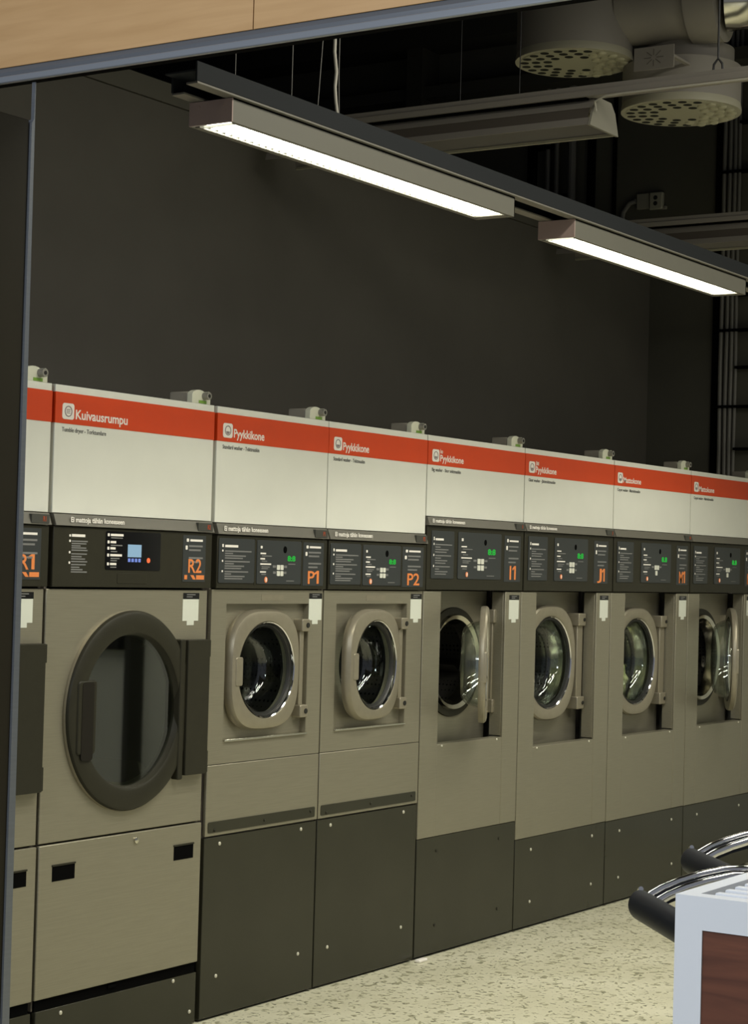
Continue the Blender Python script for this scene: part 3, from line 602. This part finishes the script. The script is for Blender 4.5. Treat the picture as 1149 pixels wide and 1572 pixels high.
# ---------------------------------------------------------------- dispensers on the signs
DL = ['at the left edge on the sign of dryer R1', 'on top of the sign of dryer R2', 'on top of the sign of washer P1', 'on top of the sign of washer P2', 'on top of the sign of washer I1', 'on top of the sign of washer J1', 'on top of the sign of washer M1', 'at the right edge on the sign of washer M2']
def dispenser(x1):
    x0 = x1 - 0.112; X1 = x1 - 0.016; R = empty('dosing_pump', ((x0 + X1) / 2, 0.05, 2.018), 'small cream dosing pump ' + DL[0], 'dosing pump', 'dosing pumps along the sign tops')
    P = [(x0, 2.018), (X1, 2.018), (X1, 2.056), (X1 - 0.008, 2.061), (X1 - 0.02, 2.054)] + [(x0 + 0.038 + 0.038 * math.cos(a), 2.044 + 0.019 * math.sin(a)) for a in [PI * k / 10 + 0.15 for k in range(10)]]
    f = G().prism(P, 'y', 0.0, 0.022).build('pump_front', CREAMD, R, 0.0015)
    G().box(x0 + 0.003, x1 - 0.03, 0.022, 0.098, 2.019, 2.056).build('pump_body', GREYD, R, 0.005)
    k = G().tube([(X1 - 0.034, 0.0, 2.044), (X1 - 0.034, -0.022, 2.044)], 0.0125, 20).build('pump_knob', KNOB, f)
    G().tube([(X1 - 0.034, -0.021, 2.044), (X1 - 0.034, -0.0235, 2.044)], 0.006, 16).build('knob_socket', DARK, f)
    G().box(x0 + 0.034, X1 - 0.022, -0.0012, 0.0, 2.0195, 2.029).build('green_label_strip', GREENL, f)
    return R
d0 = dispenser(4.381)
for lb, x1 in zip(DL[1:], (5.165, 5.834, 6.512, 7.298, 8.145, 9.000, 9.855)):
    dup(d0, Vector(d0.location) + Vector((x1 - 4.381, 0, 0)), 'small cream dosing pump ' + lb)

# ================================================================ LAMPS
tr = empty('lighting_track', (3.67, -1.0, 2.69), 'long dark anthracite ceiling track above the lit lamps', 'track')
tp = [(-1.005, 2.686), (-0.870, 2.686)]
g = G(); g.box(3.755, 10.2, -1.010, -1.004, 2.667, 2.716).box(3.83, 10.2, -0.875, -0.869, 2.667, 2.716).box(3.80, 10.2, -1.008, -0.872, 2.705, 2.710)
g.build('track_profile', TRACK, tr, 0.0015)
G().box(3.757, 10.2, -1.010, -0.975, 2.6615, 2.667).box(3.832, 10.2, -0.91, -0.869, 2.6615, 2.667).build('track_flange', mat('track_flange_grey', (0.16, 0.15, 0.125), 0.5), tr, 0.001)
def lamp(x0):
    R = empty('linear_lamp', (x0, -0.93, 2.63), 'lit linear ceiling lamp nearer the camera, upper left of the two', 'ceiling lamp', 'linear lamps on the track')
    x1 = x0 + 1.456; y0, y1, z0, z1 = -1.0, -0.864, 2.600, 2.6605
    g = G().box(x0 + 0.004, x1, y0, y0 + 0.006, z0, z1).box(x0 + 0.004, x1, y1 - 0.006, y1, z0, z1).box(x0 + 0.004, x1, y0, y1, z1 - 0.004, z1).box(x1 - 0.004, x1, y0, y1, z0, z1)
    g.box(x0 + 0.02, x1 - 0.02, y0 + 0.006, y0 + 0.014, z0, z0 + 0.004).box(x0 + 0.02, x1 - 0.02, y1 - 0.020, y1 - 0.006, z0, z0 + 0.004).box(x1 - 0.045, x1 - 0.004, y0 + 0.006, y1 - 0.006, z0, z0 + 0.004)
    b = g.build('lamp_body', LAMPB, R)
    e = G().box(x0, x0 + 0.005, y0, y1, z0, z1).build('end_cap', LAMPE, R, 0.001)
    for y in (y0 + 0.03, y1 - 0.03): G().tube([(x0 - 0.001, y, z1 - 0.014), (x0 + 0.001, y, z1 - 0.014)], 0.005, 12).build('cap_screw', LAMPE, e)
    l = G().box(x0 + 0.02, x1 - 0.045, y0 + 0.014, y1 - 0.020, z0 + 0.012, z0 + 0.016).build('light_panel', LOUVRE, R)
    g = G(); n = 46
    for k in range(n):
        x = x0 + 0.02 + (x1 - 0.065 - x0) * (k + 0.5) / n; g.box(x, x + 0.0015, y0 + 0.014, y1 - 0.020, z0 + 0.001, z0 + 0.008)
    g.build('louvre_blades', mat('louvre_blade', (0.8, 0.8, 0.72), 0.4), l)
    for x in (x0 + 0.11, x1 - 0.1): G().tube([(x, -0.93, z1), (x, -0.93, 2.705)], 0.006, 10).build('fixing_stud', CHROME, R)
    return R
l1 = lamp(3.911)
dup(l1, Vector(l1.location) + Vector((1.862, 0, 0)), 'lit linear ceiling lamp farther away, lower right of the two')
for x0 in (3.911, 5.773, 7.635):
    area('lamp_light', (x0 + 0.72, -0.935, 2.6112), (x0 + 0.72, -0.935, 0), 1.37, 0.095, 13, (1.0, 0.97, 0.82), 140)
# cables and wires of the track
g = G().tube([(4.356, -1.0, 3.64), (4.356, -1.0, 2.93), (4.355, -1.0, 2.878), (4.366, -1.0, 2.827), (4.361, -1.0, 2.786), (4.366, -1.0, 2.75), (4.374, -1.0, 2.718)], 0.0045, 10)
c_ = g.build('power_cable', CABLE); tag(c_, 'pale grey power cable dropping from the ceiling to the dark track', 'cable')
tag(G().tube([(4.376, -1.0, 3.6), (4.378, -1.0, 2.82), (4.384, -1.0, 2.715)], 0.0016, 6).build('suspension_wire', PIPE), 'thin wire right beside the pale power cable', 'wire', 'suspension wires')
for (a, b, lb) in (((4.325, -1.0, 3.2), (4.283, -1.0, 2.715), 'thin slanting wire just left of the pale power cable'), ((4.163, -1.0, 3.6), (4.163, -1.0, 2.715), 'thin upright wire above the middle of the nearer lamp'), ((3.92, -1.0, 3.6), (3.92, -1.0, 2.715), 'thin upright wire above the left end of the nearer lamp')):
    tag(G().tube([a, b], 0.0014, 6).build('suspension_wire', PIPE), lb, 'wire', 'suspension wires')

# ================================================================ unlit luminaires on their trunking
def luminaire(X, y0, y1, ye, zt, label):
    """trunking rail along y with an asymmetric reflector luminaire hung below"""
    R = empty('industrial_luminaire', (X, (y0 + y1) / 2, zt), label, 'ceiling luminaire', 'unlit luminaires on trunking')
    G().prism([(X, zt - 0.042), (X + 0.06, zt - 0.042), (X + 0.06, zt), (X + 0.006, zt), (X + 0.006, zt - 0.018), (X, zt - 0.020)], 'y', y0, y1).build('trunking_rail', TAUPE, R, 0.001)
    G().box(X + 0.012, X + 0.05, ye + 0.02, y1, zt - 0.05, zt - 0.042).build('shadow_gap', BLACK, R)
    def side(pts, nm, m_, c, d_): G().prism([(X + p, zt + q) for p, q in pts], 'y', c, d_).build(nm, m_, R)
    side([(0.036, -0.046), (0.190, -0.046), (0.190, -0.049), (0.036, -0.049)], 'luminaire_top', TAUPE, ye, y1)
    side([(0.034, -0.046), (0.020, -0.080), (0.024, -0.080), (0.038, -0.046)], 'upper_side', TAUPE, ye, y1)
    side([(0.0225, -0.080), (0.010, -0.120), (0.014, -0.120), (0.0265, -0.080)], 'brown_side_strip', TAUPED, ye + 0.012, y1)
    side([(0.008, -0.119), (-0.002, -0.147), (0.003, -0.147), (0.013, -0.119)], 'lower_side', TAUPE, ye, y1)
    side([(0.190, -0.046), (0.222, -0.140), (0.218, -0.140), (0.186, -0.046)], 'far_reflector', TAUPE, ye, y1)
    side([(0.214, -0.148), (0.226, -0.148), (0.226, -0.138), (0.214, -0.138)], 'far_lip', CREAM, ye, y1)
    G().tube([(X + 0.11, ye + 0.03, zt - 0.09), (X + 0.11, y1 - 0.03, zt - 0.09)], 0.013, 16).build('unlit_tube', CREAM, R)
    side([(-0.006, -0.150), (0.026, -0.072), (0.060, -0.036), (0.165, -0.036), (0.200, -0.070), (0.230, -0.150)], 'end_plate', TAUPEE, ye - 0.008, ye + 0.002)
    return R
luminaire(6.50, -2.6, 0.80, -0.672, 3.300, 'unlit ceiling luminaire on trunking rail, the upper one under the air diffusers')
luminaire(9.05, -2.4, 0.80, -2.2, 3.290, 'unlit ceiling luminaire on trunking rail, lower at right behind the dark track')
# hanger with hook on the first trunking
hg = empty('rail_hanger', (6.53, -1.06, 3.30), 'dark rod hanger with forked hook holding the upper trunking rail', 'hanger')
yh = -1.165
G().tube([(6.53, yh, 5.0), (6.53, yh, 3.345)], 0.004, 8).build('hanger_rod', WIRE, hg)
g = G(); g.tube([(6.53, yh - 0.018, 3.30), (6.53, yh - 0.016, 3.325), (6.53, yh, 3.345), (6.53, yh + 0.016, 3.325), (6.53, yh + 0.018, 3.30)], 0.0045, 8); g.build('hanger_hook', WIRE, hg)
for (x, y, z0, lb) in ((6.53, -0.10, 3.3, 'thin dark wire holding the upper trunking left of the air diffuser'), (6.53, -0.36, 3.3, 'thin dark wire directly beside the left side of the big air diffuser')):
    tag(G().tube([(x, y, 5.0), (x, y, z0)], 0.002, 6).build('suspension_wire', WIRE), lb, 'wire', 'suspension wires')
tag(G().tube([(6.52, -0.690, 3.205), (6.50, -0.695, 3.235), (6.495, -0.74, 3.25), (6.496, -0.80, 3.252), (6.496, -1.6, 3.250)], 0.004, 8).build('luminaire_cable', CABLE), 'pale cable running along the trunking from the luminaire end plate', 'cable')

# ================================================================ air diffusers and ducts
def diffuser(cx, cy, z, r, H, label):
    R = empty('air_diffuser', (cx, cy, z), label, 'air diffuser', 'round ceiling air diffusers')
    n = 64
    def lp(rr, zz): return [(cx + rr * math.cos(2 * PI * k / n), cy + rr * math.sin(2 * PI * k / n), zz) for k in range(n)]
    G().loft([lp(r * 0.985, z + 0.03), lp(r * 0.985, z + H)]).build('diffuser_drum', TAUPE, R)
    G().loft([lp(r * 0.93, z - 0.001), lp(r, z), lp(r, z + 0.012), lp(r * 0.985, z + 0.032)], False, False).build('diffuser_rim', CREAM, R)
    f = G().loft([lp(r * 0.93, z + 0.0), lp(r * 0.92, z - 0.003)], True, True).build('diffuser_face', mat('diffuser_face_cream', (0.38, 0.365, 0.26), 0.5), R)
    g = G(); q = G(); 
    for ri, (rr, cnt) in enumerate(((0.46, 11), (0.65, 16), (0.84, 21))):
        for k in range(cnt):
            a = 2 * PI * (k + 0.5 * (ri % 2)) / cnt; px, py = cx + rr * r * math.cos(a), cy + rr * r * math.sin(a); L = 0.0185
            def el(zz, sc=1.0, ox=0.0): return [(px + L * sc * math.cos(t) + ox, py + L * sc * math.sin(t), zz) for t in [2 * PI * j / 14 for j in range(14)]]
            if 0.54 * math.cos(a) - 0.84 * math.sin(a) > 0.35 and ri > 0 or 0.54 * math.cos(a) - 0.84 * math.sin(a) > 0.7: q.loft([el(z - 0.003, 1.15), el(z - 0.009, 0.95), el(z - 0.012, 0.5)])
            else: g.loft([el(z - 0.0034), el(z - 0.0040)])
    g.build('nozzle_slots', HOLE, f); q.build('nozzle_scoops', mat('nozzle_cream', (0.44, 0.42, 0.29), 0.5), f)
    return R
diffuser(7.345, -0.165, 3.632, 0.246, 0.50, 'large round cream air diffuser with slotted face, left of the two')
diffuser(7.60, -0.54, 3.436, 0.25, 0.185, 'round cream air diffuser lower right, partly behind the trunking rail')
dv = Vector((0.25, -0.968, 0)).normalized()
d1 = empty('supply_duct', (7.45, -0.6, 3.9), 'wide taupe duct leaving the large air diffuser towards the right', 'duct')
def duct(p, q, r, n=40): return G().tube([p, q], r, n)
duct((7.40, -0.36, 3.86), (7.46, -0.66, 3.865), 0.165).build('duct_body', TAUPE, d1)
duct((7.458, -0.65, 3.865), (7.475, -0.775, 3.867), 0.185).build('duct_collar', TAUPE, d1)
duct((7.62, -0.56, 3.622), (7.62, -0.56, 3.70), 0.19).build('duct_riser', TAUPE, d1)
d2 = G(); d2.tube([(7.476 + 0.014 * k, -0.792 - 0.05 * k, 3.855) for k in range(25)], [0.128 + (0.006 if k % 3 == 0 else 0) for k in range(25)], 32)
tag(d2.build('spiral_duct', CHROME), 'shiny ribbed silver duct at the top right corner', 'duct')
MPY0, MPY1 = -0.732, -0.558
mp_ = G().box(7.10, 7.104, MPY0, MPY1, 3.495, 3.588).box(7.104, 7.42, MPY0 + 0.06, MPY0 + 0.08, 3.575, 3.585)
mpl = mp_.build('mounting_plate', TAUPE, d1, 0.0015)
g = G(); cy_, cz_ = (MPY0 + MPY1) / 2, 3.5425
for k in range(8):
    a = PI * k / 4; dy, dz = math.cos(a), math.sin(a); g.tube([(7.0995, cy_ + dy * 0.012, cz_ + dz * 0.010), (7.0995, cy_ + dy * 0.042, cz_ + dz * 0.034)], 0.0014, 6)
g.build('embossed_star', TAUPED, mpl)

# ================================================================ end wall services
X = 10.385
socket = empty('wall_socket', (10.38, 0.85, 3.6), 'pair of pale sockets with a grey cable high on the end wall', 'socket')
G().box(10.375, 10.40, 0.905, 0.985, 3.61, 3.70).box(10.377, 10.40, 0.80, 0.905, 3.60, 3.62).build('blank_box', mat('grey_socket', (0.22, 0.21, 0.17), 0.5), socket, 0.004)
s = G().box(10.365, 10.40, 0.82, 0.90, 3.60, 3.70).build('socket_box', mat('pale_socket', (0.30, 0.29, 0.23), 0.5), socket, 0.006)
for z in (3.635, 3.668): G().tube([(10.3645, 0.862, z), (10.366, 0.862, z)], 0.013, 16).build('socket_hole', DARK, s)
G().tube([(10.38, 0.99, 3.66), (10.38, 1.03, 3.65), (10.38, 1.07, 3.60), (10.38, 1.08, 3.52), (10.38, 1.06, 3.40)], 0.014, 10).build('cable_bend', PIPE, socket)
for k, (a, b, z0, z1) in enumerate(((0.500, 0.455, 0, 5.3), (1.715, 1.655, 0, 5.3), (1.315, 1.265, 0, 5.3), (1.150, 1.128, 0, 5.3))):
    struct(G().box(10.385, 10.402, b, a, z0, z1).build('trim_%d' % (k + 2), BLACK))  # black strips standing in for the dark of the gaps between wall panels
CNT = 0
for y, r, lb in ((0.438, 0.012, 'leftmost of four grey conduits at the right edge of the end wall'), (0.405, 0.012, 'second grey conduit from the left at the right edge'), (0.376, 0.012, 'third grey conduit from the left at the right edge'), (0.350, 0.010, 'rightmost and thinnest of the grey conduits at the right edge')):
    pts = [(10.365, y + 0.002 * math.sin(k * 1.3 + y * 40), 5.2 - 5.1 * k / 24) for k in range(25)]
    tag(G().tube(pts, r, 10).build('conduit', PIPE), lb, 'conduit', 'conduits on the end wall')
for y, lb in ((1.56, 'grey conduit behind the lamp track, left of its neighbour'), (1.50, 'grey conduit behind the lamp track, right of its neighbour'), (1.40, 'wider pale conduit near the dark slot behind the track')):
    tag(G().tube([(10.36, y, 5.2), (10.362, y + 0.006, 4.2), (10.36, y, 3.4)], 0.014 if y > 1.45 else 0.024, 10).build('conduit', PIPE), lb, 'conduit', 'conduits on the end wall')
for z, lb in ((4.05, 'highest'), (3.774, 'second highest'), (3.08, 'third'), (2.881, 'fourth'), (2.672, 'fifth'), (2.453, 'sixth'), (2.216, 'lowest')):
    o = G().box(10.34, 10.39, -0.05, 0.345 if z not in (3.774, 2.881, 2.453) else 0.46, z - 0.007, z + 0.007).build('cable_clamp_rail', BLACK); tag(o, lb + ' dark clamp rail across the conduits at the right edge', 'clamp rail', 'clamp rails on the end wall')
for z, a, b, lb in ((4.02, 1.64, 1.52, 'upper short black bracket behind the lamp track'), (3.72, 1.64, 1.42, 'lower short black bracket behind the lamp track')):
    tag(G().box(10.34, 10.385, b, a, z - 0.012, z + 0.012).build('conduit_bracket', BLACK), lb, 'bracket', 'conduit brackets')
struct(G().box(10.20, 10.40, 2.36, 2.47, 0, 5.3).build('trim_6', mat('dark_column', (0.045, 0.042, 0.032), 0.8)))
struct(G().box(10.22, 10.40, -0.1, 3.9, 4.37, 4.44).build('trim_7', mat('dark_girder', (0.05, 0.048, 0.038), 0.8)))
struct(G().box(10.15, 10.40, -0.1, 3.9, 4.68, 5.3).build('trim_8', mat('dark_upper_girder', (0.03, 0.029, 0.024), 0.8)))

# ================================================================ display stand and carts
st = empty('display_stand', (3.05, -3.0, 0), 'white framed display stand with dark wood inset and slatted top at lower right', 'display stand')
x0, x1, y1, y0, zt = 2.900, 3.235, -2.694, -3.30, 1.0
U = [(y1, 0), (y1, zt), (y0, zt), (y0, 0), (y0 + 0.046, 0), (y0 + 0.046, zt - 0.052), (y1 - 0.046, zt - 0.052), (y1 - 0.046, 0)]
G().prism(U, 'x', x0, x0 + 0.03).prism(U, 'x', x1 - 0.03, x1).box(x0 + 0.03, x1 - 0.03, y1 - 0.03, y1, 0, zt).box(x0 + 0.03, x1 - 0.03, y0, y0 + 0.03, 0, zt).build('white_frame', WHITEF, st)
G().box(x0 + 0.003, x0 + 0.02, y0 + 0.046, y1 - 0.046, 0.06, zt - 0.052).build('wood_inset', WALNUT, st)
G().box(x0 + 0.03, x1 - 0.03, y0 + 0.046, y1 - 0.046, zt - 0.030, zt - 0.012).build('top_tray', TRAY, st)
for k in range(7):
    x = x0 + 0.046 + 0.040 * k; G().box(x, x + 0.016, y0 + 0.06, y1 - 0.046, zt - 0.012, zt + 0.001).build('top_slat', WHITEF, st, 0.003)

def cart(E):
    """a shopping cart seen end-on to its handle: E = far end of the handle"""
    R = empty('shopping_cart', (E[0], E[1], 0), 'shopping cart with black handle behind the display stand, nearer and lower left', 'shopping cart', 'shopping carts behind the display stand')
    E = Vector(E); h = Vector((-0.74, -0.673, 0)).normalized(); f = Vector((0.673, -0.74, 0)).normalized(); z = Vector((0, 0, 1))
    loops = []; rv, rh = 0.029, 0.024
    for s_, k in [(0.0, 0.35), (0.002, 0.62), (0.008, 0.86), (0.016, 0.97), (0.024, 1.0), (0.30, 1.0), (0.32, 0.97), (0.33, 0.6)]:
        loops.append([E + h * s_ + f * math.cos(2 * PI * i / 28) * rh * k + z * math.sin(2 * PI * i / 28) * rv * k for i in range(28)])
    g = G(); g.loft(loops); H = g.build('handle', HANDLE, R)
    G().tube([E + h * 0.012 + z * 0.027, E + h * 0.022 + z * 0.031], 0.005, 10).build('handle_rivet', CHROME2, H)
    for off, dz in ((0.015, 0.0), (0.055, -0.006)):
        P = [E + h * off + f * a + z * (b + dz) for a, b in ((0.0, 0.004), (0.02, 0.016), (0.045, 0.030), (0.08, 0.044), (0.12, 0.056), (0.17, 0.066), (0.23, 0.068), (0.28, 0.045), (0.30, -0.02), (0.31, -0.12))]
        G().tube(P, 0.009, 14).build('chrome_arch', CHROME2, R)
    P = [E + h * 0.035 + f * a + z * (b - 0.008) for a, b in ((0.01, 0.0), (0.045, 0.020), (0.08, 0.034), (0.12, 0.045), (0.17, 0.055), (0.23, 0.057))]
    g = G(); g.loft([[p - h * 0.022 + z * 0.003, p + h * 0.022 + z * 0.003, p + h * 0.022 - z * 0.003, p - h * 0.022 - z * 0.003] for p in P]); g.build('dark_gap_strip', HANDLE, R)  # black strip standing in for the dark gap between the chrome arches
    # basket and frame
    g = G()
    for a in (0.02, 0.30):
        g.tube([E + h * a + f * 0.02, E + h * a + f * 0.10 - z * 0.03, E + h * a + f * 0.12 - z * 0.45, E + h * a + f * 0.12 - z * 0.78], 0.009, 8)
    for zz in (-0.10, -0.2, -0.3, -0.38): g.tube([E + h * 0.03 + f * 0.12 + z * zz, E + h * 0.03 + f * 0.50 + z * zz, E + h * 0.29 + f * 0.50 + z * zz, E + h * 0.29 + f * 0.12 + z * zz, E + h * 0.03 + f * 0.12 + z * zz], 0.003, 6)
    for k in range(9):
        q = f * (0.12 + 0.047 * k)
        for a in (0.03, 0.29): g.tube([E + h * a + q - z * 0.10, E + h * a + q - z * 0.38], 0.002, 6)
    g.build('wire_frame', CHROME2, R)
    for a in (0.03, 0.29):
        for b in (0.13, 0.46):
            c = E + h * a + f * b; c.z = 0.055; G().tube([c - h * 0.012, c + h * 0.012], 0.055, 20).build('wheel', HANDLE, R)
    return R
c1 = cart((3.515, -2.340, 0.867))
dup(c1, Vector(c1.location) + Vector((0.613, 0.165, 0)), 'shopping cart with black handle behind the display stand, farther and upper right')
tag(G().box(6.49, 6.55, -0.045, -0.02, 0, 0.012).build('paper_scrap', LETW, bevel=0.004), 'small white scrap on the floor by the foot of washer P2', 'scrap')
